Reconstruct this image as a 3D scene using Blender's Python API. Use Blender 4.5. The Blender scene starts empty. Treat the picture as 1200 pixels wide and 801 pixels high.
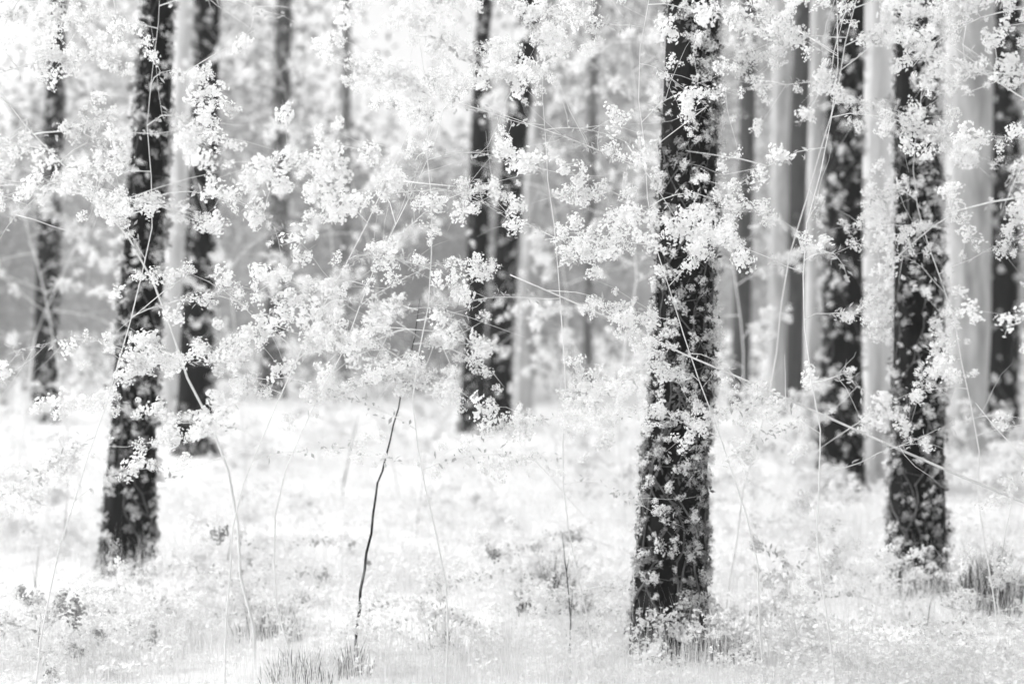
import bpy, math, random
import numpy as np
from mathutils import Vector, Matrix, noise

# ------------------------------------------------------------------ camera
S = bpy.context.scene
COL = S.collection
F = 1667.0            # focal length in pixels of the 1200 px wide photograph
CAM_H = 1.6
HOR = 380.0           # pixel row of the horizon

cam_d = bpy.data.cameras.new('camera')
cam_d.sensor_width = 36.0
cam_d.lens = 50.0
cam_d.clip_end = 2000.0
cam_d.dof.use_dof = True
cam_d.dof.focus_distance = 5.9
cam_d.dof.aperture_fstop = 1.25
cam = bpy.data.objects.new('camera', cam_d)
COL.objects.link(cam)
cam.location = (0, 0, CAM_H)
cam.rotation_euler = (math.radians(90.0) - math.atan(20.5 / F), 0, 0)
S.camera = cam

# ------------------------------------------------------------------ sky, sun, exposure
SUN_EL, SUN_AZ = math.radians(50), math.radians(-75)     # azimuth from +Y, clockwise positive
w = bpy.data.worlds.new('World')
S.world = w
w.use_nodes = True
nt = w.node_tree
nt.nodes.clear()
sky = nt.nodes.new('ShaderNodeTexSky')
sky.sky_type = 'NISHITA'
sky.sun_disc = False
sky.sun_elevation = SUN_EL
sky.sun_rotation = SUN_AZ
sky.air_density = 1.0
sky.dust_density = 4.0
bw = nt.nodes.new('ShaderNodeRGBToBW')                    # a black and white photograph
bg = nt.nodes.new('ShaderNodeBackground')
bg.inputs['Strength'].default_value = 0.15
wo = nt.nodes.new('ShaderNodeOutputWorld')
nt.links.new(sky.outputs[0], bw.inputs[0])
nt.links.new(bw.outputs[0], bg.inputs[0])
nt.links.new(bg.outputs[0], wo.inputs[0])

sun_d = bpy.data.lights.new('sun', 'SUN')
sun_d.energy = 1.3
sun_d.angle = math.radians(20)
sun_d.color = (1, 1, 1)
sun = bpy.data.objects.new('sun', sun_d)
COL.objects.link(sun)
sd = Vector((math.sin(SUN_AZ) * math.cos(SUN_EL), math.cos(SUN_AZ) * math.cos(SUN_EL), math.sin(SUN_EL)))
sun.rotation_euler = sd.to_track_quat('Z', 'Y').to_euler()
sun.location = sd * 60

S.view_settings.view_transform = 'Standard'
S.view_settings.look = 'None'
S.view_settings.exposure = 0.9
S.view_settings.gamma = 1.0
S.view_settings.use_curve_mapping = False
S.render.engine = 'CYCLES'
S.cycles.use_denoising = True
S.cycles.max_bounces = 7
S.cycles.diffuse_bounces = 4
S.cycles.transmission_bounces = 6
S.cycles.volume_bounces = 1
S.cycles.use_adaptive_sampling = True
S.cycles.adaptive_threshold = 0.025

HAZE = 0.0012

# ------------------------------------------------------------------ helpers
def at(px, py, d):
    """point seen at a pixel of the photograph, d metres in front of the camera"""
    return Vector(((px - 600.0) / F * d, d, CAM_H - (py - HOR) / F * d))

def tag(o, label=None, cat=None, group=None, kind=None):
    if label: o['label'] = label
    if cat: o['category'] = cat
    if group: o['group'] = group
    if kind: o['kind'] = kind
    return o

def link(name, data, parent=None, mat=None):
    o = bpy.data.objects.new(name, data)
    COL.objects.link(o)
    if mat is not None and data is not None and not data.materials:
        data.materials.append(mat)
    if parent is not None:
        o.parent = parent
    return o

def empty(name, loc):
    o = bpy.data.objects.new(name, None)
    o.empty_display_size = 0.2
    o.location = loc
    COL.objects.link(o)
    return o

def mesh_np(name, verts, faces, smooth=False):
    """verts (n,3), faces (m,k) arrays, all faces of k corners"""
    verts = np.asarray(verts, dtype=np.float32)
    faces = np.asarray(faces, dtype=np.int32)
    m, k = faces.shape
    me = bpy.data.meshes.new(name)
    me.vertices.add(len(verts)); me.vertices.foreach_set('co', verts.ravel())
    me.loops.add(m * k); me.loops.foreach_set('vertex_index', faces.ravel())
    me.polygons.add(m)
    me.polygons.foreach_set('loop_start', np.arange(0, m * k, k, dtype=np.int32))
    me.polygons.foreach_set('loop_total', np.full(m, k, dtype=np.int32))
    if smooth:
        me.polygons.foreach_set('use_smooth', np.ones(m, dtype=bool))
    me.update(calc_edges=True)
    me.validate()
    return me

class MB:
    def __init__(self):
        self.v, self.f = [], []
    def tube(self, pts, rad, n=6):
        b = len(self.v)
        pts = [Vector(p) for p in pts]
        ref = Vector((0.31, 0.17, 0.93))
        for i, p in enumerate(pts):
            t = (pts[min(i + 1, len(pts) - 1)] - pts[max(i - 1, 0)])
            if t.length < 1e-6: t = Vector((0, 0, 1))
            t.normalize()
            a = t.cross(ref)
            if a.length < 0.05: a = t.cross(Vector((1, 0, 0)))
            a.normalize(); c = t.cross(a)
            for k in range(n):
                th = 2 * math.pi * k / n
                self.v.append(p + (a * math.cos(th) + c * math.sin(th)) * rad[i])
        for i in range(len(pts) - 1):
            for k in range(n):
                self.f.append((b + i*n + k, b + i*n + (k+1) % n, b + (i+1)*n + (k+1) % n, b + (i+1)*n + k))
        self.f.append(tuple(b + k for k in range(n))[::-1])
        e = b + (len(pts) - 1) * n
        self.f.append(tuple(e + k for k in range(n)))
    def leaf(self, p, d, nrm, l, wd):
        d = d.normalized(); s = d.cross(nrm)
        if s.length < 1e-4: s = d.orthogonal()
        s.normalize(); u = s.cross(d)
        b = len(self.v)
        self.v += [p, p + d*l*.5 + s*wd*.5 + u*l*.08, p + d*l, p + d*l*.5 - s*wd*.5 + u*l*.08]
        self.f.append((b, b+1, b+2, b+3))
    def mesh(self, name, smooth=True):
        me = bpy.data.meshes.new(name)
        me.from_pydata([tuple(v) for v in self.v], [], self.f)
        if smooth:
            me.polygons.foreach_set('use_smooth', [True] * len(me.polygons))
        me.update()
        return me

# ------------------------------------------------------------------ materials (all neutral greys)
def new_mat(name):
    m = bpy.data.materials.new(name); m.use_nodes = True
    t = m.node_tree; t.nodes.clear()
    return m, t, t.nodes.new('ShaderNodeOutputMaterial')

def N(t, kind, **kw):
    n = t.nodes.new(kind)
    for k, v in kw.items():
        n.inputs[k].default_value = v
    return n

def ramp(t, fac, stops):
    r = t.nodes.new('ShaderNodeValToRGB')
    e = r.color_ramp.elements
    while len(e) < len(stops): e.new(0.5)
    for i, (p, g) in enumerate(stops):
        e[i].position = p; e[i].color = (g, g, g, 1)
    t.links.new(fac, r.inputs[0])
    return r

def bark_mat(name, lo, hi, scale=14.0, bump=0.5, rough=0.95):
    m, t, out = new_mat(name)
    tc = t.nodes.new('ShaderNodeTexCoord')
    mp = t.nodes.new('ShaderNodeMapping'); mp.inputs['Scale'].default_value = (scale, scale, scale * 0.16)
    t.links.new(tc.outputs['Object'], mp.inputs[0])
    nz = N(t, 'ShaderNodeTexNoise', Scale=1.0, Detail=7.0, Roughness=0.65)
    t.links.new(mp.outputs[0], nz.inputs['Vector'])
    r = ramp(t, nz.outputs['Fac'], [(0.3, lo), (0.72, hi)])
    bp = N(t, 'ShaderNodeBump', Strength=bump, Distance=0.02)
    t.links.new(nz.outputs['Fac'], bp.inputs['Height'])
    p = N(t, 'ShaderNodeBsdfPrincipled', Roughness=rough)
    p.inputs['Specular IOR Level'].default_value = 0.15
    t.links.new(r.outputs[0], p.inputs['Base Color']); t.links.new(bp.outputs[0], p.inputs['Normal'])
    t.links.new(p.outputs[0], out.inputs[0])
    return m

def thin_mat(name, lo, hi, trans=0.4, nscale=3.0, rnd=True):
    """petals, leaves and blades: diffuse and translucent"""
    m, t, out = new_mat(name)
    tc = t.nodes.new('ShaderNodeTexCoord')
    nz = N(t, 'ShaderNodeTexNoise', Scale=nscale, Detail=3.0)
    t.links.new(tc.outputs['Object'], nz.inputs['Vector'])
    r = ramp(t, nz.outputs['Fac'], [(0.32, lo), (0.68, hi)])
    d = t.nodes.new('ShaderNodeBsdfDiffuse'); tr = t.nodes.new('ShaderNodeBsdfTranslucent')
    t.links.new(r.outputs[0], d.inputs[0]); t.links.new(r.outputs[0], tr.inputs[0])
    mx = t.nodes.new('ShaderNodeMixShader'); mx.inputs[0].default_value = trans
    t.links.new(d.outputs[0], mx.inputs[1]); t.links.new(tr.outputs[0], mx.inputs[2])
    t.links.new(mx.outputs[0], out.inputs[0])
    return m

M = {}
M['bark'] = bark_mat('dark_bark', 0.003, 0.020, 14.0, 0.8)
M['bark_hazed'] = bark_mat('hazed_bark', 0.05, 0.12)  # trunks farther off: haze put into the colour as lighter bark
M['bark_far_hazed'] = bark_mat('far_hazed_bark', 0.12, 0.24)  # faintest far trunks: stronger haze painted in, lighter still
M['bark_pale'] = bark_mat('pale_bark', 0.24, 0.66, 7.0, 0.4)
M['bark_white'] = bark_mat('white_bark', 0.48, 0.88, 7.0, 0.3)
M['twig'] = bark_mat('pale_twig', 0.70, 0.86, 30.0, 0.1)
M['twig_dark'] = bark_mat('dark_twig', 0.008, 0.05, 30.0, 0.3)
M['twig_lichen'] = bark_mat('lichened_twig', 0.01, 0.03, 9.0, 0.4)
_r = [n for n in M['twig_lichen'].node_tree.nodes if n.type == 'VALTORGB'][0].color_ramp
_r.elements[0].position = .52; _r.elements[1].position = .68; _r.elements[1].color = (.6, .6, .6, 1)
M['petal'] = thin_mat('petal', 0.86, 0.94, 0.45, 40.0)
M['petal_grey'] = thin_mat('faded_petal', 0.24, 0.52, 0.4, 9.0)
M['stamen'] = thin_mat('stamen', 0.25, 0.40, 0.2, 60.0)
M['grass'] = thin_mat('pale_grass', 0.70, 0.88, 0.45, 1.3)
M['grass_dark'] = thin_mat('dark_grass', 0.015, 0.12, 0.2, 2.0)
M['flower'] = thin_mat('ground_flower', 0.78, 0.89, 0.45, 2.0)
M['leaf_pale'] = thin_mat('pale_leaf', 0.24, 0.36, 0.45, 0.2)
M['leaf_grey'] = thin_mat('grey_leaf', 0.40, 0.66, 0.4, 6.0)
M['leaf_mid'] = thin_mat('mid_leaf', 0.04, 0.22, 0.3, 5.0)
M['vine'] = bark_mat('vine_bark', 0.06, 0.2, 30.0, 0.2)
M['needle'] = thin_mat('needle', 0.08, 0.2, 0.4, 1.0)

m, t, out = new_mat('pale_ground')
tc = t.nodes.new('ShaderNodeTexCoord')
n1 = N(t, 'ShaderNodeTexNoise', Scale=0.9, Detail=5.0); t.links.new(tc.outputs['Object'], n1.inputs['Vector'])
n2 = N(t, 'ShaderNodeTexNoise', Scale=26.0, Detail=6.0); t.links.new(tc.outputs['Object'], n2.inputs['Vector'])
ad = t.nodes.new('ShaderNodeMath'); ad.operation = 'MULTIPLY_ADD'; ad.inputs[1].default_value = 0.5
t.links.new(n2.outputs['Fac'], ad.inputs[0]); 
hf = t.nodes.new('ShaderNodeMath'); hf.operation = 'MULTIPLY'; hf.inputs[1].default_value = 0.5
t.links.new(n1.outputs['Fac'], hf.inputs[0]); t.links.new(hf.outputs[0], ad.inputs[2])
r = ramp(t, ad.outputs[0], [(0.3, 0.56), (0.6, 0.80)])
bp = N(t, 'ShaderNodeBump', Strength=0.6, Distance=0.05); t.links.new(n2.outputs['Fac'], bp.inputs['Height'])
p = N(t, 'ShaderNodeBsdfPrincipled', Roughness=1.0); p.inputs['Specular IOR Level'].default_value = 0.05
t.links.new(r.outputs[0], p.inputs['Base Color']); t.links.new(bp.outputs[0], p.inputs['Normal']); t.links.new(p.outputs[0], out.inputs[0])
M['ground'] = m

# ------------------------------------------------------------------ ground
def gz(x, y):
    a = 1.0 if abs(y) < 60 else 0.0
    return a * (0.05 * noise.noise(Vector((x * 0.35, y * 0.35, 1.7))) + 0.03 * noise.noise(Vector((x * 1.1, y * 1.1, 4.2))))

def axis(lim, near, step, grow):
    a, s = [0.0], step
    while a[-1] < lim:
        a.append(a[-1] + s)
        if a[-1] > near: s *= grow
    return a
ax = axis(300, 14, 0.35, 1.16); xs = sorted([-v for v in ax[1:]] + ax)
ay = axis(300, 34, 0.35, 1.16); ys = [-v for v in axis(300, 3, 0.6, 1.3)[1:]][::-1] + ay
gv = [(x, y, gz(x, y)) for y in ys for x in xs]
nx = len(xs)
gf = [(j*nx+i, j*nx+i+1, (j+1)*nx+i+1, (j+1)*nx+i) for j in range(len(ys)-1) for i in range(nx-1)]
me = mesh_np('ground', gv, gf, True)
tag(link('ground', me, None, M['ground']), kind='structure')

# ------------------------------------------------------------------ tall trees: trunk, limbs, crown
def crown_mesh(seed, n=700):
    rn = random.Random(seed); mb = MB()
    for c in range(46):
        h = rn.random(); R = 1.9 * (1 - 0.7 * h)
        th = rn.random() * 6.283; rr = R * math.sqrt(rn.random())
        c0 = Vector((rr * math.cos(th), rr * math.sin(th), h * 6.0))
        for k in range(n // 46):
            q = c0 + Vector((rn.gauss(0, .3), rn.gauss(0, .3), rn.gauss(0, .18)))
            d = Vector((rn.gauss(0, 1), rn.gauss(0, 1), rn.gauss(-.1, .5)))
            mb.leaf(q, d, Vector((rn.gauss(0, .4), rn.gauss(0, .4), 1)), rn.uniform(.16, .3), .1)
    return mb.mesh('crown', False)
CROWNS = [crown_mesh(s) for s in (1, 2, 3)]

tree_count = [0]
TR = {}
def tall_tree(name, label, cat, group, rows, base_y, mat, height=17.0, flare=0.25, depth=None, stubs=0, bumpy=0.09):
    """rows: (pixel row, left edge, right edge); base_y: row where the trunk meets the ground"""
    tree_count[0] += 1
    sd_ = tree_count[0]; rn = random.Random(sd_ * 77)
    d = depth or CAM_H * F / (base_y - HOR)
    rows = sorted(rows, key=lambda r: -r[0])
    prof = []
    for (py, xl, xr) in rows:
        c = at((xl + xr) / 2, py, d); prof.append((c.z, c.x, (xr - xl) / 2 / F * d))
    prof.sort()
    zs = np.array([q[0] for q in prof]); cx = np.array([q[1] for q in prof]); rd = np.array([q[2] for q in prof])
    A = np.polyfit(zs, cx, 1)
    ztop = zs[-1]
    base = Vector((float(np.polyval(A, 0)) if zs[0] > 0.8 else float(cx[0]), d, 0.0))
    base.z = gz(base.x, base.y)
    lean_y = rn.uniform(-.015, .015)
    def centre(z):
        if z <= ztop: x = float(np.interp(z, zs, cx)) if z >= zs[0] else float(cx[0])
        else: x = float(cx[-1] + A[0] * (z - ztop))
        return Vector((x, d + lean_y * z, z))
    def radius(z):
        if z <= ztop: r_ = float(np.interp(z, zs, rd))
        else: r_ = float(rd[-1]) * max(0.12, 1 - (z - ztop) / (height - ztop + 1e-6) * 0.88)
        return r_
    root = empty(name, base); tag(root, label, cat, group)
    NS = 40
    lv = [-0.35, -0.1, 0.0, 0.05, 0.12, 0.2, 0.3] + [0.42 + 0.16 * k for k in range(int(8 / 0.16))]
    lv += [lv[-1] + 0.6 * k for k in range(1, int((height - lv[-1]) / 0.6) + 1)]
    vs, fs = [], []
    lob = [(rn.random() * 6.283, rn.uniform(.5, 1)) for _ in range(4)]
    for z in lv:
        c = centre(z); r_ = radius(max(z, zs[0]))
        fl = flare * math.exp(-max(z, 0) / 0.16)
        for k in range(NS):
            th = 2 * math.pi * k / NS
            q = Vector((math.cos(th), math.sin(th), 0))
            lf = sum(max(0, math.cos(th - a)) ** 6 * s_ for a, s_ in lob)
            nn = noise.noise(Vector((q.x * 3.1 + sd_, q.y * 3.1, z * 0.9)))
            n3 = abs(noise.noise(Vector((q.x * 9 + sd_, q.y * 9, z * 1.6))))
            rr = r_ * (1 + bumpy * nn - bumpy * n3 + fl * (0.35 + lf))
            vs.append(c + q * rr - base)
    for i in range(len(lv) - 1):
        for k in range(NS):
            fs.append((i*NS+k, i*NS+(k+1) % NS, (i+1)*NS+(k+1) % NS, (i+1)*NS+k))
    link('trunk', mesh_np('trunk', [tuple(v) for v in vs], fs, True), root, mat)
    TR[label] = (centre, radius, d, base)
    # living limbs and the crown, above the picture
    z0 = height - 6.2
    for k in range(5):
        z = z0 + 0.9 * k; c = centre(z); th = rn.random() * 6.283
        o = Vector((math.cos(th), math.sin(th), 0)); L = 1.9 - .22 * k
        pts = [c + o * (L * q) + Vector((0, 0, .35 * L * q * q)) - base for q in (0, .3, .65, 1)]
        mb = MB(); mb.tube(pts, [.05, .04, .025, .01], 6)
        link('limb', mb.mesh('limb'), root, mat)
    cr = link('crown', CROWNS[sd_ % 3], root, M['needle'])
    cr.location = centre(z0 + .2) - base; cr.rotation_euler.z = rn.random() * 6.283
    # dead side branches low on the trunk
    for k in range(stubs):
        z = rn.uniform(0.9, min(6.5, ztop)); c = centre(z); th = rn.choice([rn.uniform(-.7, .7), math.pi + rn.uniform(-.7, .7)])
        o = Vector((math.cos(th), math.sin(th) - .3, 0)); L = rn.uniform(.3, .9)
        mb = MB(); dz = rn.uniform(-.3, .35)
        pts, q0 = [], c + o * radius(z) * .7 - base
        for q in range(6):
            u = q / 5
            pts.append(q0 + o * L * u + Vector((rn.gauss(0, .012), rn.gauss(0, .012), dz * L * u + rn.gauss(0, .012) + .12 * L * math.sin(u * 3))))
        r0 = min(.012, .3 * radius(z))
        mb.tube(pts, [r0 * (1 - .8 * q / 5) for q in range(6)], 5)
        for _ in range(2):
            i = rn.randint(2, 4); e = pts[i] + Vector((o.x * .2, rn.uniform(-.1, .1), rn.uniform(-.2, .25)))
            mb.tube([pts[i], (pts[i] + e) / 2 + Vector((0, 0, .02)), e], [r0 * .45, r0 * .3, r0 * .12], 4)
        link('branch', mb.mesh('branch'), root, mat)
    return root

DK = 'dark trunks of the wood'
tall_tree('pine_tree', 'leftmost dark tree trunk, slender, nearest to the left picture edge', 'tree', DK,
          [(0, 59, 77), (135, 53, 75), (200, 47, 72), (400, 40, 67), (490, 36, 68)], 495, M['bark'])
tall_tree('pine_tree', 'tall black trunk leaning right, second from left, its foot lowest on that side', 'tree', DK,
          [(0, 172, 207), (200, 155, 197), (400, 137, 187), (500, 131, 182), (600, 123, 180), (660, 116, 178)], 668, M['bark'], flare=.12)
tall_tree('pine_tree', 'dark trunk just right of the nearest left-hand trunk, standing farther back', 'tree', DK,
          [(0, 228, 257), (200, 222, 255), (400, 211, 249), (530, 203, 249)], 535, M['bark'])
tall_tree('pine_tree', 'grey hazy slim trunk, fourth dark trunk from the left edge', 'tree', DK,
          [(40, 324, 343), (200, 320, 339), (400, 309, 335), (460, 303, 333)], 466, M['bark_hazed'], height=19)
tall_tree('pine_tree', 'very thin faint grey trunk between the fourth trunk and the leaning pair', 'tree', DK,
          [(40, 400, 411), (250, 399, 411), (430, 397, 410)], 447, M['bark_far_hazed'], height=21, stubs=2)
tall_tree('pine_tree', 'left trunk of the dark pair leaning together in the middle', 'tree', DK,
          [(0, 560, 577), (50, 557, 573), (200, 550, 575), (400, 544, 568), (500, 537, 568)], 506, M['bark'])
tall_tree('pine_tree', 'right trunk of the dark middle pair, slanting to the upper right', 'tree', DK,
          [(0, 609, 632), (60, 603, 629), (200, 587, 613), (400, 571, 600), (495, 564, 599)], 501, M['bark'])
tall_tree('pine_tree', 'thin faint trunk between the middle pair and the thickest black trunk', 'tree', DK,
          [(0, 692, 703), (200, 687, 698), (400, 683, 694), (460, 681, 694)], 462, M['bark_far_hazed'], height=20, stubs=2)
tall_tree('pine_tree', 'thickest and nearest black trunk, right of centre, flaring at its foot', 'tree', DK,
          [(0, 783, 842), (30, 780, 840), (400, 767, 835), (560, 753, 829), (700, 744, 828), (755, 739, 829)], 764, M['bark'], flare=.1, stubs=0)
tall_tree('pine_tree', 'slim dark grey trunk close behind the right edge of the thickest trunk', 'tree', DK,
          [(0, 868, 886), (200, 865, 883), (470, 855, 878)], 476, M['bark_hazed'], height=18)
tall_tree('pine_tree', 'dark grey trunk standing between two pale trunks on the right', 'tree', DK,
          [(0, 931, 953), (200, 923, 945), (470, 916, 942)], 474, M['bark_hazed'], height=18)
tall_tree('pine_tree', 'black trunk left of the broad white trunk, its foot in white flowers', 'tree', DK,
          [(0, 973, 1012), (200, 967, 1010), (400, 964, 1010), (570, 956, 1012)], 577, M['bark'], flare=.15)
tall_tree('pine_tree', 'near black trunk on the right, between the white trunk and the pale one', 'tree', DK,
          [(0, 1053, 1097), (200, 1050, 1100), (400, 1048, 1104), (560, 1046, 1107), (685, 1040, 1110)], 690, M['bark'], flare=.1, stubs=0)
tall_tree('pine_tree', 'rightmost dark trunk near the edge of the picture', 'tree', DK,
          [(0, 1160, 1192), (200, 1160, 1192), (510, 1157, 1193)], 517, M['bark'])
PL = 'pale stand-in trunks for bright bands among the dark ones'  # bright background bands between dark trunks, built as added pale trees
tall_tree('pale_band_tree', 'pale slim stand-in trunk for the bright gap between the two left-hand black trunks', 'tree', PL,
          [(0, 208, 228), (200, 200, 222), (400, 189, 211), (510, 184, 206)], 522, M['bark_white'], stubs=0)
tall_tree('pale_band_tree', 'pale grey stand-in trunk for the pale band just right of the leaning middle pair', 'tree', PL,
          [(0, 633, 652), (200, 616, 634), (400, 605, 626), (480, 600, 624)], 484, M['bark_pale'], stubs=0)
tall_tree('pale_band_tree', 'narrow pale stand-in trunk for the pale band left of the dark grey trunk on the right', 'tree', PL,
          [(0, 905, 927), (200, 903, 924), (470, 898, 921)], 488, M['bark_pale'], stubs=0)
tall_tree('pale_band_tree', 'pale stand-in trunk for the pale band against the left side of the second black trunk from right', 'tree', PL,
          [(0, 951, 971), (200, 946, 967), (540, 940, 964)], 550, M['bark_pale'], stubs=0)
tall_tree('pale_band_tree', 'broad white smooth stand-in trunk for the bright gap between two black trunks on the right', 'tree', PL,
          [(0, 1011, 1052), (200, 1011, 1050), (400, 1011, 1049), (560, 1010, 1050)], 572, M['bark_white'], stubs=0)
tall_tree('pale_band_tree', 'broadest pale grey stand-in trunk for the bright gap right of the near right-hand black trunk', 'tree', PL,
          [(0, 1104, 1160), (200, 1106, 1160), (400, 1107, 1158), (520, 1102, 1156)], 532, M['bark_pale'], stubs=0)

# ------------------------------------------------------------------ distant wood (one hazy mass)
rng = np.random.default_rng(5)
def far_mass(n, d0, d1, size, seed):
    rg = np.random.default_rng(seed)
    d = rg.uniform(d0, d1, n)
    x = rg.uniform(-0.62, 0.62, n) * d
    u = x / d * F + 600
    top = np.interp(u, [-200, 0, 60, 200, 330, 400, 470, 560, 640, 720, 780, 850, 1000, 1400],
                       [250, 250, 130, 60, 120, 200, 260, 240, 150, 80, -10, -60, -60, -40])
    top = top + 45 * np.sin(u * 0.045 + d) + 30 * np.sin(u * 0.11 + d * 1.7)
    h = 1.6 + (HOR - top) / F * 56.0
    # leaves gather in clumps
    z = rg.uniform(0, 1, n) ** 0.85 * h
    keep = (1.6 * (z < .72 * h) + .6 + np.sin(x * 1.7 + d) + np.sin(z * 2.1 + x) + np.sin(d * 1.3 + z * 1.4) + rg.normal(0, .9, n)) > -0.35
    d, x, z = d[keep], x[keep], z[keep]; n = len(d)
    c = np.stack([x, d, z], 1)
    a = rg.normal(0, 1, (n, 3)); a /= np.linalg.norm(a, axis=1)[:, None]
    b = np.cross(a, rg.normal(0, 1, (n, 3))); b /= np.linalg.norm(b, axis=1)[:, None]
    s = rg.uniform(.6, 1.3, (n, 1)) * size
    v = np.stack([c - a*s, c + b*s*.55, c + a*s, c - b*s*.55], 1).reshape(-1, 3)
    return v, np.arange(4 * n).reshape(-1, 4)
v, f = far_mass(380000, 28, 84, 0.085, 5)
tag(link('distant_wood', mesh_np('distant_wood', v, f), None, M['leaf_pale']),
    'pale hazy leafy wood filling the background behind all trunks', 'wood', kind='stuff')

# ------------------------------------------------------------------ blossom clusters
def flower_arrays(rn, n_fl, rad, fl_r, petals=5):
    """arrays of petal quads: n_fl small cupped flowers over a lumpy ball"""
    V, Fc = [], []
    lobes = [Vector((rn.gauss(0, 1), rn.gauss(0, 1), rn.gauss(0, .8))).normalized() * rad * rn.uniform(.3, .7) for _ in range(6)]
    for i in range(n_fl):
        lc = rn.choice(lobes)
        q = Vector((rn.gauss(0, 1), rn.gauss(0, 1), rn.gauss(0, 1))).normalized()
        c = lc + q * rad * rn.uniform(.12, .45)
        nrm = (q + Vector((rn.gauss(0, .4), rn.gauss(0, .4), rn.gauss(.2, .4)))).normalized()
        a = nrm.orthogonal().normalized(); b = nrm.cross(a)
        R = fl_r * rn.uniform(.75, 1.2); cup = rn.uniform(.1, .75); ph = rn.random() * 6.28
        for k in range(petals):
            th = ph + 2 * math.pi * k / petals
            o = a * math.cos(th) + b * math.sin(th); s = nrm.cross(o)
            j = len(V)
            V += [c, c + o*R*.62 + s*R*.5 + nrm*R*cup*.45, c + o*R + nrm*R*cup, c + o*R*.62 - s*R*.5 + nrm*R*cup*.45]
            Fc.append((j, j+1, j+2, j+3))
    return V, Fc

def cluster_mesh(seed, petal='petal'):
    rn = random.Random(seed)
    V, Fc = flower_arrays(rn, rn.randint(80, 105), .078, .0083)
    nq = len(Fc)
    # small stamens as a darker speck in some flowers, short stalks to the twig
    mb = MB(); mb.v = V; mb.f = Fc
    for k in range(8):
        e = V[rn.randrange(0, nq) * 4]
        mb.tube([Vector((0, 0, 0)), e * .55, e], [.0022, .0016, .001], 3)
    me = mb.mesh('blossom_cluster', False)
    me.materials.append(M[petal]); me.materials.append(M['twig'])
    idx = [0] * nq + [1] * (len(me.polygons) - nq)
    me.polygons.foreach_set('material_index', idx)
    return me
CLUSTERS = [cluster_mesh(100 + s) for s in range(10)]
GREY_CLUSTERS = [cluster_mesh(150 + s, 'petal_grey') for s in range(6)]      # faded flowers

def walk(rn, p, d, L, n, droop, wob):
    pts = [p.copy()]; d = d.normalized(); st = L / n
    for i in range(n):
        d = (d + Vector((rn.gauss(0, wob), rn.gauss(0, wob), rn.gauss(0, wob) - droop))).normalized()
        p = p + d * st; pts.append(p.copy())
    return pts

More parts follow.
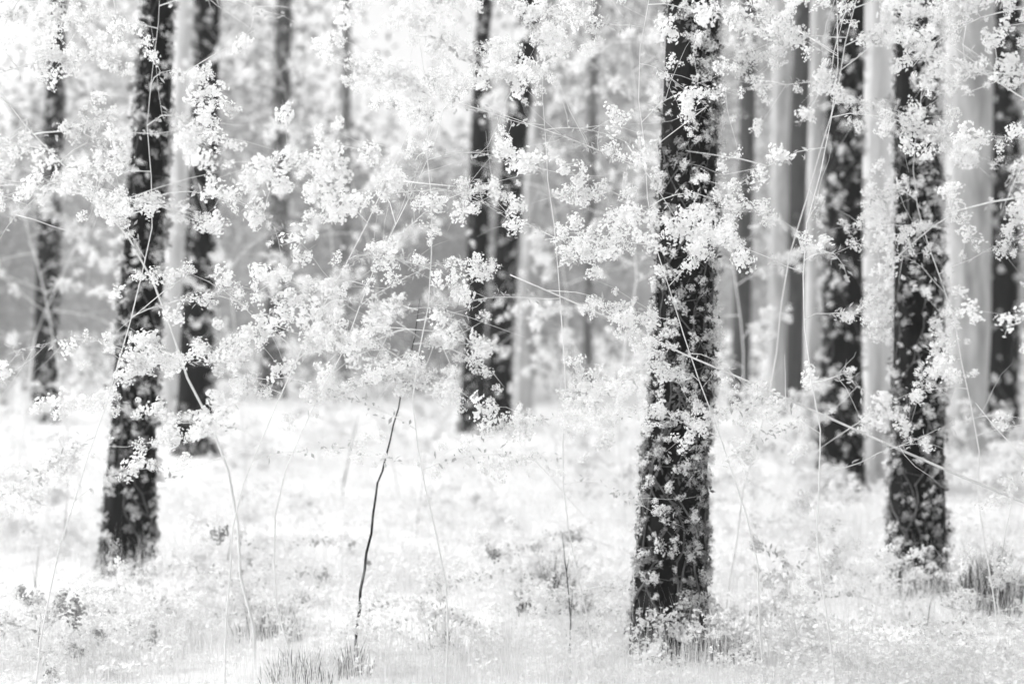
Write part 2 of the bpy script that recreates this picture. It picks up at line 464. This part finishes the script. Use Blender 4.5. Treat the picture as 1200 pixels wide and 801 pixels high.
def flowering_shrub(label, px, depth, height, n_br, seed, lean=0.0, z_lo=0.3, z_hi=1.0, csize=1.0, spread=.8,
                    stem_mat='twig', stem_r=.004, density=1.0, grey=0.0, stem_pts=None, name='flowering_shrub', limit=290):
    rn = random.Random(seed)
    x = (px - 600) / F * depth
    base = Vector((x, depth, gz(x, depth)))
    root = empty(name, base); tag(root, label, 'shrub', 'white blossoming shrubs')
    if stem_pts:
        pts = [at(a, b, depth) - base for a, b in stem_pts]
    else:
        pts = walk(rn, Vector((0, 0, -.05)), Vector((lean, rn.uniform(-.05, .05), 1)), height, 16, -.03, .1)
    n = len(pts)
    mb = MB(); mb.tube(pts, [stem_r * (1 - .8 * i / (n - 1)) for i in range(n)], 7)
    link('stem', mb.mesh('stem'), root, M[stem_mat])
    cnt = 0
    for b in range(n_br):
        h = z_lo + (z_hi - z_lo) * (b + rn.random()) / n_br
        fi = h * (n - 1); i = min(int(fi), n - 2); p = pts[i].lerp(pts[i+1], fi - i)
        th = b * 2.4 + rn.uniform(-.5, .5)
        d = Vector((math.cos(th), math.sin(th) * .8, rn.uniform(.0, .75)))
        L = spread * rn.uniform(.55, 1.15) * (1.0 - .25 * h)
        bp = walk(rn, p, d, L, 9, .07, .13)
        mb = MB(); mb.tube(bp, [stem_r * .5 * (1 - .8 * k / 9) for k in range(10)], 5)
        full = rn.choice([.15, .4, .75, 1.0, 1.1])      # some boughs in full flower, some nearly bare
        spots = [(bp[k], .9) for k in range(3, 10)]
        for _ in range(4):
            k = rn.randint(2, 8)
            td = (bp[k] - bp[k-1]).normalized() + Vector((rn.gauss(0, .7), rn.gauss(0, .7), rn.gauss(0, .6)))
            tp = walk(rn, bp[k], td, rn.uniform(.14, .38), 4, .05, .14)
            mb.tube(tp, [stem_r * .25, stem_r * .22, stem_r * .18, stem_r * .14, stem_r * .08], 4)
            spots += [(tp[1], .7), (tp[2], .8), (tp[3], .7), (tp[4], 1.0)]
        for _ in range(rn.choice([0, 0, 1])):     # bare straight twigs
            k = rn.randint(2, 9)
            td = (bp[k] - bp[k-2]).normalized() + Vector((rn.gauss(0, .8), rn.gauss(0, .6), rn.gauss(0, .8)))
            tp = walk(rn, bp[k], td, rn.uniform(.2, .5), 3, .0, .04)
            mb.tube(tp, [.0028, .0022, .0016, .0008], 4)
        br = link('branch', mb.mesh('branch'), root, M['twig'])
        lm = MB()                                           # small grey leaves between the flowers
        for k in range(2, 10):
            for _ in range(5):
                q = bp[k].lerp(bp[k-1], rn.random()) + Vector((rn.gauss(0, .012), rn.gauss(0, .012), rn.gauss(0, .012)))
                lm.leaf(q, Vector((rn.gauss(0, 1), rn.gauss(0, 1), rn.gauss(0, 1))), Vector((rn.gauss(0, 1), rn.gauss(0, 1), 1)), csize * rn.uniform(.015, .038), csize * rn.uniform(.008, .016))
        tag(link('foliage', lm.mesh('foliage', False), br, M['leaf_grey']), kind='stuff')
        for q, pr in spots:
            if rn.random() > pr * 1.0 * density * full or cnt >= limit: continue
            o = bpy.data.objects.new('blossom_cluster', rn.choice(GREY_CLUSTERS if rn.random() < grey else CLUSTERS)); COL.objects.link(o)
            o.parent = br; cnt += 1
            s = csize * rn.choice([.3, .4, .5, .6, .75, 1.0])
            o.location = q + Vector((rn.gauss(0, .02), rn.gauss(0, .02), rn.gauss(0, .02)))
            o.rotation_euler = (rn.random() * 6.28, rn.random() * 6.28, rn.random() * 6.28)
            o.scale = (s * rn.uniform(.75, 1.15), s * rn.uniform(.75, 1.15), s * rn.uniform(.6, 1.35))
    return root

def climber(tree_label, label, top, strands, csize, step, seed, prob=1.4, grey=.26):
    centre, radius, d, base = TR[tree_label]
    rn = random.Random(seed)
    root = empty('climbing_plant', base); tag(root, label, 'climber', 'white flowering climbers on the trunks')
    for s_ in range(strands):
        th = s_ * 2 * math.pi / strands + rn.uniform(-.4, .4) - 1.57
        z, dth, pts, outs = -.03, 0, [], []
        while z < top:
            dth = .8 * dth + rn.gauss(0, .16); th += dth * .6
            o_ = Vector((math.cos(th), math.sin(th), 0)); c = centre(z)
            fl = 1 + .12 * math.exp(-max(z, 0) / .15)
            pts.append(c + o_ * (radius(max(z, .02)) * fl + .004) - base); outs.append((o_, th, c - base, radius(max(z, .02)) * fl))
            z += step
        mb = MB(); n = len(pts)
        mb.tube(pts, [.006 * (1 - .7 * i / n) for i in range(n)], 5)
        lm = MB(); spots = []
        for i in range(1, n):
            o_, th_, c_, r_ = outs[i]; sd2 = Vector((-o_.y, o_.x, 0))
            t2 = th_ + rn.gauss(0, .09 * csize) / r_                  # follows the bark round the trunk
            o2 = Vector((math.cos(t2), math.sin(t2), 0))
            e = c_ + o2 * (r_ + rn.uniform(.0, .022) * csize) + Vector((0, 0, rn.uniform(-.05, .05)))
            side = e - pts[i]; o_ = o2
            if rn.random() < .5:
                mb.tube([pts[i], (pts[i] + e) / 2 + o_ * .01, e], [.0025, .002, .001], 4)
            for _ in range(3):
                q = c_ + o2 * (r_ + rn.uniform(.004, .014)) + Vector((0, 0, rn.uniform(-.06, .06)))
                lm.leaf(q, sd2 * rn.gauss(0, 1) + o_ * rn.uniform(-.1, .25) + Vector((0, 0, rn.gauss(-.3, 1))), o_ + Vector((rn.gauss(0, .5), rn.gauss(0, .5), rn.gauss(0, .5))), csize * rn.uniform(.03, .06), csize * rn.uniform(.012, .025))
            wave = .85 + .9 * noise.noise(Vector((z * 0 + i * step * 1.6, s_ * 3.1, seed)))
            if rn.random() < prob * min(1, max(.1, wave + .25)): spots.append((e, o_))
        vine = link('vine', mb.mesh('vine'), root, M['vine'])
        tag(link('foliage', lm.mesh('foliage', False), vine, M['leaf_mid']), kind='stuff')
        for q, o_ in spots:
            o = bpy.data.objects.new('blossom_cluster', rn.choice(GREY_CLUSTERS if rn.random() < grey else CLUSTERS)); COL.objects.link(o); o.parent = vine
            sc_ = csize * rn.choice([.35, .45, .55, .7, .9])
            o.location = q + o_ * .015 * sc_
            o.rotation_euler = (rn.random() * 6.28, rn.random() * 6.28, rn.random() * 6.28)
            o.scale = (sc_ * rn.uniform(.7, 1.2), sc_ * rn.uniform(.7, 1.2), sc_ * rn.uniform(.6, 1.3))
for i, (tl, lb, top, st, cs, stp) in enumerate([
    ('leftmost dark tree trunk, slender, nearest to the left picture edge', 'blossoming climber on the leftmost dark trunk', 7.4, 5, 1.15, .10),
    ('tall black trunk leaning right, second from left, its foot lowest on that side', 'blossoming climber on the nearest left-hand black trunk', 4.2, 9, .85, .06),
    ('dark trunk just right of the nearest left-hand trunk, standing farther back', 'blossoming climber on the third dark trunk from the left', 6.2, 6, 1.15, .085),
    ('grey hazy slim trunk, fourth dark trunk from the left edge', 'blossoming climber on the hazy fourth trunk', 9, 4, 1.3, .16),
    ('left trunk of the dark pair leaning together in the middle', 'blossoming climber on the left trunk of the middle pair', 7, 4, 1.15, .12),
    ('right trunk of the dark middle pair, slanting to the upper right', 'blossoming climber on the right trunk of the middle pair', 7, 4, 1.15, .12),
    ('thickest and nearest black trunk, right of centre, flaring at its foot', 'blossoming climber all over the thickest black trunk', 3.5, 13, .75, .05),
    ('black trunk left of the broad white trunk, its foot in white flowers', 'blossoming climber on the black trunk beside the white trunk', 5.2, 6, 1.05, .075),
    ('near black trunk on the right, between the white trunk and the pale one', 'blossoming climber on the near right-hand black trunk', 4.0, 11, .8, .052),
    ('rightmost dark trunk near the edge of the picture', 'blossoming climber on the rightmost dark trunk', 6.5, 5, 1.2, .10)]):
    climber(tl, lb, top, st, cs, stp, 700 + i)

# near layer, between the camera and the nearest trunks
near = [
    ('white blossom shrub in front of the leftmost dark trunk', 40, 5.7, 3.1, 14, {}),
    ('white blossom shrub across the third dark trunk from the left', 262, 6.0, 3.3, 14, {}),
    ('white blossom shrub in front of the grey fourth trunk', 350, 5.6, 2.9, 12, dict(density=.8, z_lo=.45)),
    ('white blossom shrub left of the dark leaning middle pair, over the pale gap', 520, 5.8, 3.2, 10, dict(density=.5, spread=.55)),
    ('white blossom shrub left of the thickest trunk, over the pale gap', 705, 6.3, 3.1, 12, dict(spread=.6, density=.9)),
    ('white blossom shrub across the cluster of slim trunks right of the thickest', 900, 6.1, 3.3, 15, dict(density=.9)),
    ('white blossom shrub in front of the black trunk beside the white trunk', 985, 5.6, 3.3, 13, dict(density=.75)),
    ('white blossom shrub before the broadest pale trunk at right', 1178, 6.5, 3.4, 13, dict(density=.75)),
    ('white blossom shrub at the right edge of the picture', 1300, 5.8, 3.3, 14, dict(spread=1.0)),
]
for i, (lb, px, d, h, nb, kw) in enumerate(near):
    flowering_shrub(lb, px, d, h, nb, 300 + i, **kw)
# overhanging flowering trees whose boughs fill the upper right corner and top edge
flowering_shrub('tall blossoming tree whose dense white boughs fill the upper right corner', 1390, 6.0, 3.8, 20, 401, lean=-.02, z_lo=.6, spread=1.7, csize=1.15, density=1.25, name='blossoming_tree', stem_r=.012)
flowering_shrub('tall blossoming tree with white boughs across the top above the thickest trunk', 848, 7.5, 4.2, 15, 402, z_lo=.66, spread=1.0, csize=1.1, density=1.25, name='blossoming_tree', stem_r=.0055)
flowering_shrub('tall blossoming tree with white boughs across the top left', 300, 6.6, 3.9, 16, 403, z_lo=.6, spread=1.1, csize=1.1, density=1.2, name='blossoming_tree', stem_r=.008)
# dark-stemmed sapling
flowering_shrub('slender sapling with a dark crooked stem rising from white ground, left of centre', 415, 6.75, 2.2, 7, 404, z_lo=.88, spread=.5, density=.7,
                stem_mat='twig_lichen', stem_r=.0082, name='sapling',
                stem_pts=[(413, 788), (416, 762), (417, 742), (421, 715), (422, 692), (427, 668), (429, 648), (435, 625), (437, 602), (440, 583), (442, 566), (448, 552), (452, 535), (457, 516), (461, 497), (467, 478), (470, 460), (475, 440), (479, 425), (486, 395), (492, 350)])
# middle layer, behind the near trunks
mid = [
    ('blossoming shrub at the left edge, left of the leftmost dark trunk', 12, 13, 4.2, 13),
    ('blossoming shrub behind the gap left of the nearest left-hand trunk', 95, 12, 4.2, 15),
    ('blossoming shrub behind the third trunk, toward the hazy fourth trunk', 285, 13, 4.4, 15),
    ('blossoming shrub left of the faint thin trunk', 375, 15, 4.8, 15),
    ('blossoming shrub between the faint thin trunk and the middle pair', 470, 12.5, 3.6, 16),
    ('blossoming shrub standing behind and right of the middle pair', 650, 14, 4.6, 16),
    ('blossoming shrub behind the left edge of the thickest trunk', 735, 11, 4.0, 15),
    ('blossoming shrub low among the slim trunks on the right', 890, 12, 4.2, 15),
]
for i, (lb, px, d, h, nb) in enumerate(mid):
    flowering_shrub(lb, px, d, h, nb, 500 + i, csize=1.45, spread=1.2, z_lo=.2, stem_r=.009, density=.5)

# low white bushes foaming over the woodland floor
low = [
    ('low white flowering bush at the foot of the leftmost dark trunk', 30, 15.5, .75),
    ('low white flowering bush right of the third dark trunk', 290, 15.5, .7),
    ('low white flowering bush at the foot of the faint thin trunk', 385, 19, .9),
    ('low white flowering bush left of the middle pair, behind the sapling', 490, 17, .85),
    ('low white flowering bush right of the middle pair', 655, 14.5, .8),
    ('low white flowering bush behind the left foot of the thickest trunk', 715, 11.5, .75),
    ('low white flowering bush behind the right foot of the thickest trunk', 868, 11, .85),
    ('low white flowering bush before the narrow pale trunk on the right', 915, 13, .8),
    ('low white flowering bush at the foot of the broadest pale trunk', 1140, 13, .8),
    ('low white flowering bush at the right edge, far behind the tuft', 1195, 11, .6),
    ('low white flowering bush at the left edge before the nearest trunk', 55, 10, .5),
]
for i, (lb, px, d, h) in enumerate(low):
    flowering_shrub(lb, px, d, h, 8, 600 + i, csize=1.35, spread=.75, z_lo=.1, stem_r=.006, name='low_bush', density=.9)

front = [
    ('low blossoming plant with faded flowers in the bottom left corner', 60, 6.6, .42),
    ('low blossoming plant at the bottom edge below the nearest left trunk', 190, 7.2, .45),
    ('low blossoming plant with faded flowers left of the sapling foot', 320, 7.6, .5),
    ('low blossoming plant at the bottom edge just right of the sapling', 500, 6.9, .42),
    ('low blossoming plant with faded flowers beside the upright twig left of centre trunk', 640, 7.9, .5),
    ('low blossoming plant left of the foot of the thickest trunk', 700, 7.1, .38),
    ('low blossoming plant at bottom right, right of the thickest trunk foot', 935, 7.0, .42),
    ('low blossoming plant before the near right-hand black trunk', 1050, 7.6, .4),
    ('low blossoming plant in the bottom right corner', 1170, 6.7, .42),
    ('low blossoming plant in the open white ground behind the sapling', 540, 10.5, .55),
    ('low blossoming plant in the white ground between sapling and left trunks', 315, 10.5, .5),
    ('low blossoming plant in the white ground between the two near right trunks', 945, 9.6, .55),
]
for i, (lb, px, d, h) in enumerate(front):
    flowering_shrub(lb, px, d, h, 9, 650 + i, csize=.95, spread=.55, z_lo=.1, stem_r=.004, name='low_plant', density=.75, grey=0 if 'faded' not in lb else .14)

# ------------------------------------------------------------------ long pale arching stem
mb = MB()
pts = [at(598, 322, 6.05), at(640, 340, 6.0), at(720, 375, 5.95), at(800, 414, 5.9), at(880, 448, 5.85), at(960, 484, 5.8),
       at(1040, 520, 5.75), at(1120, 555, 5.7), at(1200, 588, 5.65), at(1320, 645, 5.6), at(1440, 720, 5.55), at(1530, 800, 5.5)]
pts.append(Vector((pts[-1].x + .12, 5.5, -.05)))
b0 = pts[-1].copy(); b0.z = 0
o = empty('arching_stem', b0)
tag(o, 'long pale bare stem slanting down to the right across the trunks', 'stem')
mb.tube([q - b0 for q in pts], [.0028 + .0004 * i for i in range(len(pts))], 6)
link('cane', mb.mesh('cane'), o, M['bark_white'])
for i, (du, dv) in ((2, (60, 12)), (1, (70, 10))):
    mb = MB(); q = pts[i]; e = q + Vector((du / F * 6, .03, -dv / F * 6))
    mb.tube([q - b0, (q + e) / 2 - b0 + Vector((0, 0, .01)), e - b0], [.002, .0015, .0007], 4)
    link('side_twig', mb.mesh('side_twig'), o, M['twig'])

# ------------------------------------------------------------------ bare dark twigs standing in the white ground
def twig(label, pix, base_y, r=.0045, forks=2, seed=0):
    rn = random.Random(seed)
    d = CAM_H * F / (base_y - HOR)
    pts = [at(a, b, d) for a, b in pix]
    b0 = pts[0].copy(); b0.z = 0
    pts = [Vector((pts[0].x, d, -.04))] + pts
    o = empty('bare_twig', b0); tag(o, label, 'twig', 'bare dark twigs in the white ground')
    mb = MB(); n = len(pts)
    s = d / 7.0
    mb.tube([q - b0 for q in pts], [r * s * (1 - .75 * i / (n - 1)) for i in range(n)], 5)
    link('shoot', mb.mesh('shoot'), o, M['twig_dark'])
    for k in range(forks):
        i = rn.randint(1, n - 2); e = pts[i] + Vector((rn.uniform(-.05, .05), rn.uniform(-.03, .03), rn.uniform(.08, .2))) * s
        mb = MB(); mb.tube([pts[i] - b0, (pts[i] + e) / 2 - b0, e - b0], [r * s * .5, r * s * .35, r * s * .12], 4)
        link('side_shoot', mb.mesh('side_shoot'), o, M['twig_dark'])
twig('thin leaning dark twig just left of the dark-stemmed sapling', [(400, 600), (402, 570), (407, 545), (412, 518), (420, 485)], 604, .004, 1, 1)
twig('faint thin upright twig to the right of the dark-stemmed sapling', [(488, 630), (490, 600), (495, 565), (498, 530)], 634, .003, 1, 2)
twig('dark upright twig at the foot of the tuft left of the thickest trunk', [(668, 760), (669, 730), (667, 700), (664, 670), (660, 650)], 764, .005, 3, 3)
twig('thin twig left of the nearest left-hand trunk, near the picture edge', [(40, 690), (42, 665), (45, 640)], 694, .0035, 1, 4)
twig('short thin twig standing just left of the foot of the nearest left-hand trunk', [(75, 640), (76, 610), (79, 580), (80, 560)], 644, .0035, 1, 5)
twig('short slanting twig in the white ground right of the two left trunks', [(264, 680), (267, 650), (272, 622)], 684, .0035, 1, 6)
twig('small twig in the far white ground left of the thickest trunk', [(685, 590), (688, 565), (690, 545)], 594, .004, 1, 7)
twig('thin twig standing in front of the near right-hand trunk foot', [(1054, 712), (1056, 690), (1057, 672)], 716, .003, 1, 8)
twig('short twig right of the near right-hand trunk foot', [(1086, 745), (1089, 725), (1091, 708)], 749, .003, 1, 9)
twig('thin twig at bottom left corner', [(42, 770), (44, 745), (47, 722)], 774, .0035, 1, 10)

# ------------------------------------------------------------------ dark grass tufts
def tuft(label, px, base_y, wpx, hpx, n, seed):
    rn = random.Random(seed)
    d = CAM_H * F / (base_y - HOR); x = (px - 600) / F * d
    b0 = Vector((x, d, gz(x, d))); W = wpx / F * d; H = hpx / F * d
    mb = MB()
    for k in range(n):
        q = Vector((max(-W * .5, min(W * .5, rn.gauss(0, W * .26))), max(-W * .5, min(W * .5, rn.gauss(0, W * .26))), -.02))
        h = H * rn.uniform(.3, 1.0) * math.exp(-(q.x / W) ** 2 * 2)
        l = Vector((rn.gauss(q.x / W * .3, .2), rn.gauss(0, .2), 1)) * h
        wd = rn.uniform(.0010, .0030); s = Vector((math.cos(rn.random() * 3), .4, 0)) * wd
        b = len(mb.v); m_ = q + l * .55 + Vector((l.x * -.1, 0, 0))
        mb.v += [q - s, q + s, m_ + s * .8, m_ - s * .8, q + l]
        mb.f += [(b, b+1, b+2, b+3), (b+3, b+2, b+4)]
    o = link('grass_tuft', mb.mesh('grass_tuft', False), None, M['grass_dark'])
    o.location = b0
    tag(o, label, 'grass', 'dark grass tufts')
tuft('dark grass tuft in white ground right of the near right-hand black trunk', 1158, 718, 85, 95, 520, 1)
tuft('dark grass tuft at the right foot of the thickest black trunk', 856, 772, 60, 50, 260, 2)
tuft('grey grass tuft left of the thickest trunk, beside an upright twig', 645, 714, 75, 85, 420, 3)
tuft('dark grass tuft at the bottom edge left of the sapling foot', 350, 797, 90, 50, 300, 4)
tuft('dark grass tuft around the foot of the dark-stemmed sapling', 414, 788, 40, 55, 160, 5)
tuft('small grey grass tuft behind the bottom tuft, left of the sapling', 315, 745, 70, 55, 140, 6)
tuft('dark grass fringe at the foot of the near right-hand black trunk', 1072, 702, 75, 28, 180, 7)
tuft('dark grass fringe at the foot of the thickest black trunk', 780, 774, 95, 26, 220, 8)
tuft('dark grass fringe at the foot of the nearest left-hand black trunk', 147, 678, 70, 28, 160, 9)
tuft('small dark grass tuft at the bottom right of the sapling foot', 515, 760, 50, 45, 100, 10)

# ------------------------------------------------------------------ ground cover: pale grass and white flowers
def scatter(n, seed, d0=4.6, d1=32, power=1.0):
    rg = np.random.default_rng(seed)
    d = d0 * (d1 / d0) ** (rg.uniform(0, 1, n) ** power)
    x = rg.uniform(-.52, .52, n) * d
    return rg, x, d
def gzs(x, y):
    return np.array([gz(a, b) for a, b in zip(x, y)])

rg, x, d = scatter(190000, 21)
patch = np.sin(x * 1.9 + np.sin(d * 1.3) * 2) + np.sin(d * 2.3 + x * .7) + rg.normal(0, .8, len(x))
k = patch > -.6
x, d = x[k], d[k]; n = len(x)
z = gzs(x, d)
sc = (d / 8) ** .45
h = rg.gamma(4, .045, n) * np.minimum(1, (9 / d) ** .5)
wd = rg.uniform(.0006, .0016, n) * sc
th = rg.uniform(0, 3.14, n)
s = np.stack([np.cos(th) * wd, np.sin(th) * wd, np.zeros(n)], 1)
c = np.stack([x, d, z - .02], 1)
lean = np.stack([rg.normal(0, .13, n) * h, rg.normal(0, .13, n) * h, h], 1)
mid_ = c + lean * .55 - np.stack([lean[:, 0] * .15, lean[:, 1] * .15, np.zeros(n)], 1)
tip = c + lean
V = np.stack([c - s, c + s, mid_ + s * .8, mid_ - s * .8, tip + s * .1, tip - s * .1], 1).reshape(-1, 3)
b = np.arange(n)[:, None] * 6
Fq = np.concatenate([b + np.array([[0, 1, 2, 3]]), b + np.array([[3, 2, 4, 5]])], 0)
tag(link('pale_grass', mesh_np('pale_grass', V, Fq), None, M['grass']), 'fine pale grass covering the white woodland floor', 'grass', kind='stuff')

protos = []
for sd_ in range(8):
    rn = random.Random(900 + sd_)
    v_, f_ = flower_arrays(rn, 30, .11, .0125, 4)
    protos.append(np.array([tuple(q) for q in v_]))
rg, x, d = scatter(8000, 22, power=.85)
patch = np.sin(x * 1.3 + 1 + np.sin(d * .9) * 2) + np.sin(d * 1.7 - x * .8) + rg.normal(0, .6, len(x))
k = patch > -.7
x, d, patch = x[k], d[k], patch[k]
z = gzs(x, d)
parts = []
for i in range(len(x)):
    q = protos[i % 8]
    a = rg.uniform(0, 6.28); s_ = rg.uniform(.6, 1.3) * (d[i] / 8) ** .3
    R = np.array([[math.cos(a), -math.sin(a), 0], [math.sin(a), math.cos(a), 0], [0, 0, .8]])
    parts.append(q @ R.T * s_ + np.array([x[i], d[i], z[i] + (rg.gamma(2.5, .035) + rg.uniform(0, 1) * max(0, patch[i]) * .11) * min(1, (9 / d[i]) ** .6)]))
V = np.concatenate(parts, 0)
tag(link('ground_flowers', mesh_np('ground_flowers', V, np.arange(len(V)).reshape(-1, 4)), None, M['flower']),
    'carpet of small white flowers over the woodland floor', 'flowers', kind='stuff')

# ------------------------------------------------------------------ haze
hv = [(sx * 305, sy * 305, z) for z in (-1.3, 24) for sy in (-1, 1) for sx in (-1, 1)]
hf_ = [(0, 2, 3, 1), (4, 5, 7, 6), (0, 1, 5, 4), (2, 6, 7, 3), (0, 4, 6, 2), (1, 3, 7, 5)]
m, t, out = new_mat('haze')
pv = t.nodes.new('ShaderNodeVolumePrincipled')
pv.inputs['Color'].default_value = (.95, .95, .95, 1)
pv.inputs['Density'].default_value = HAZE
pv.inputs['Anisotropy'].default_value = 0.3
t.links.new(pv.outputs[0], out.inputs['Volume'])
tag(link('haze', mesh_np('haze', hv, hf_), None, m), 'thin pale haze filling the whole wood', 'haze', kind='stuff')
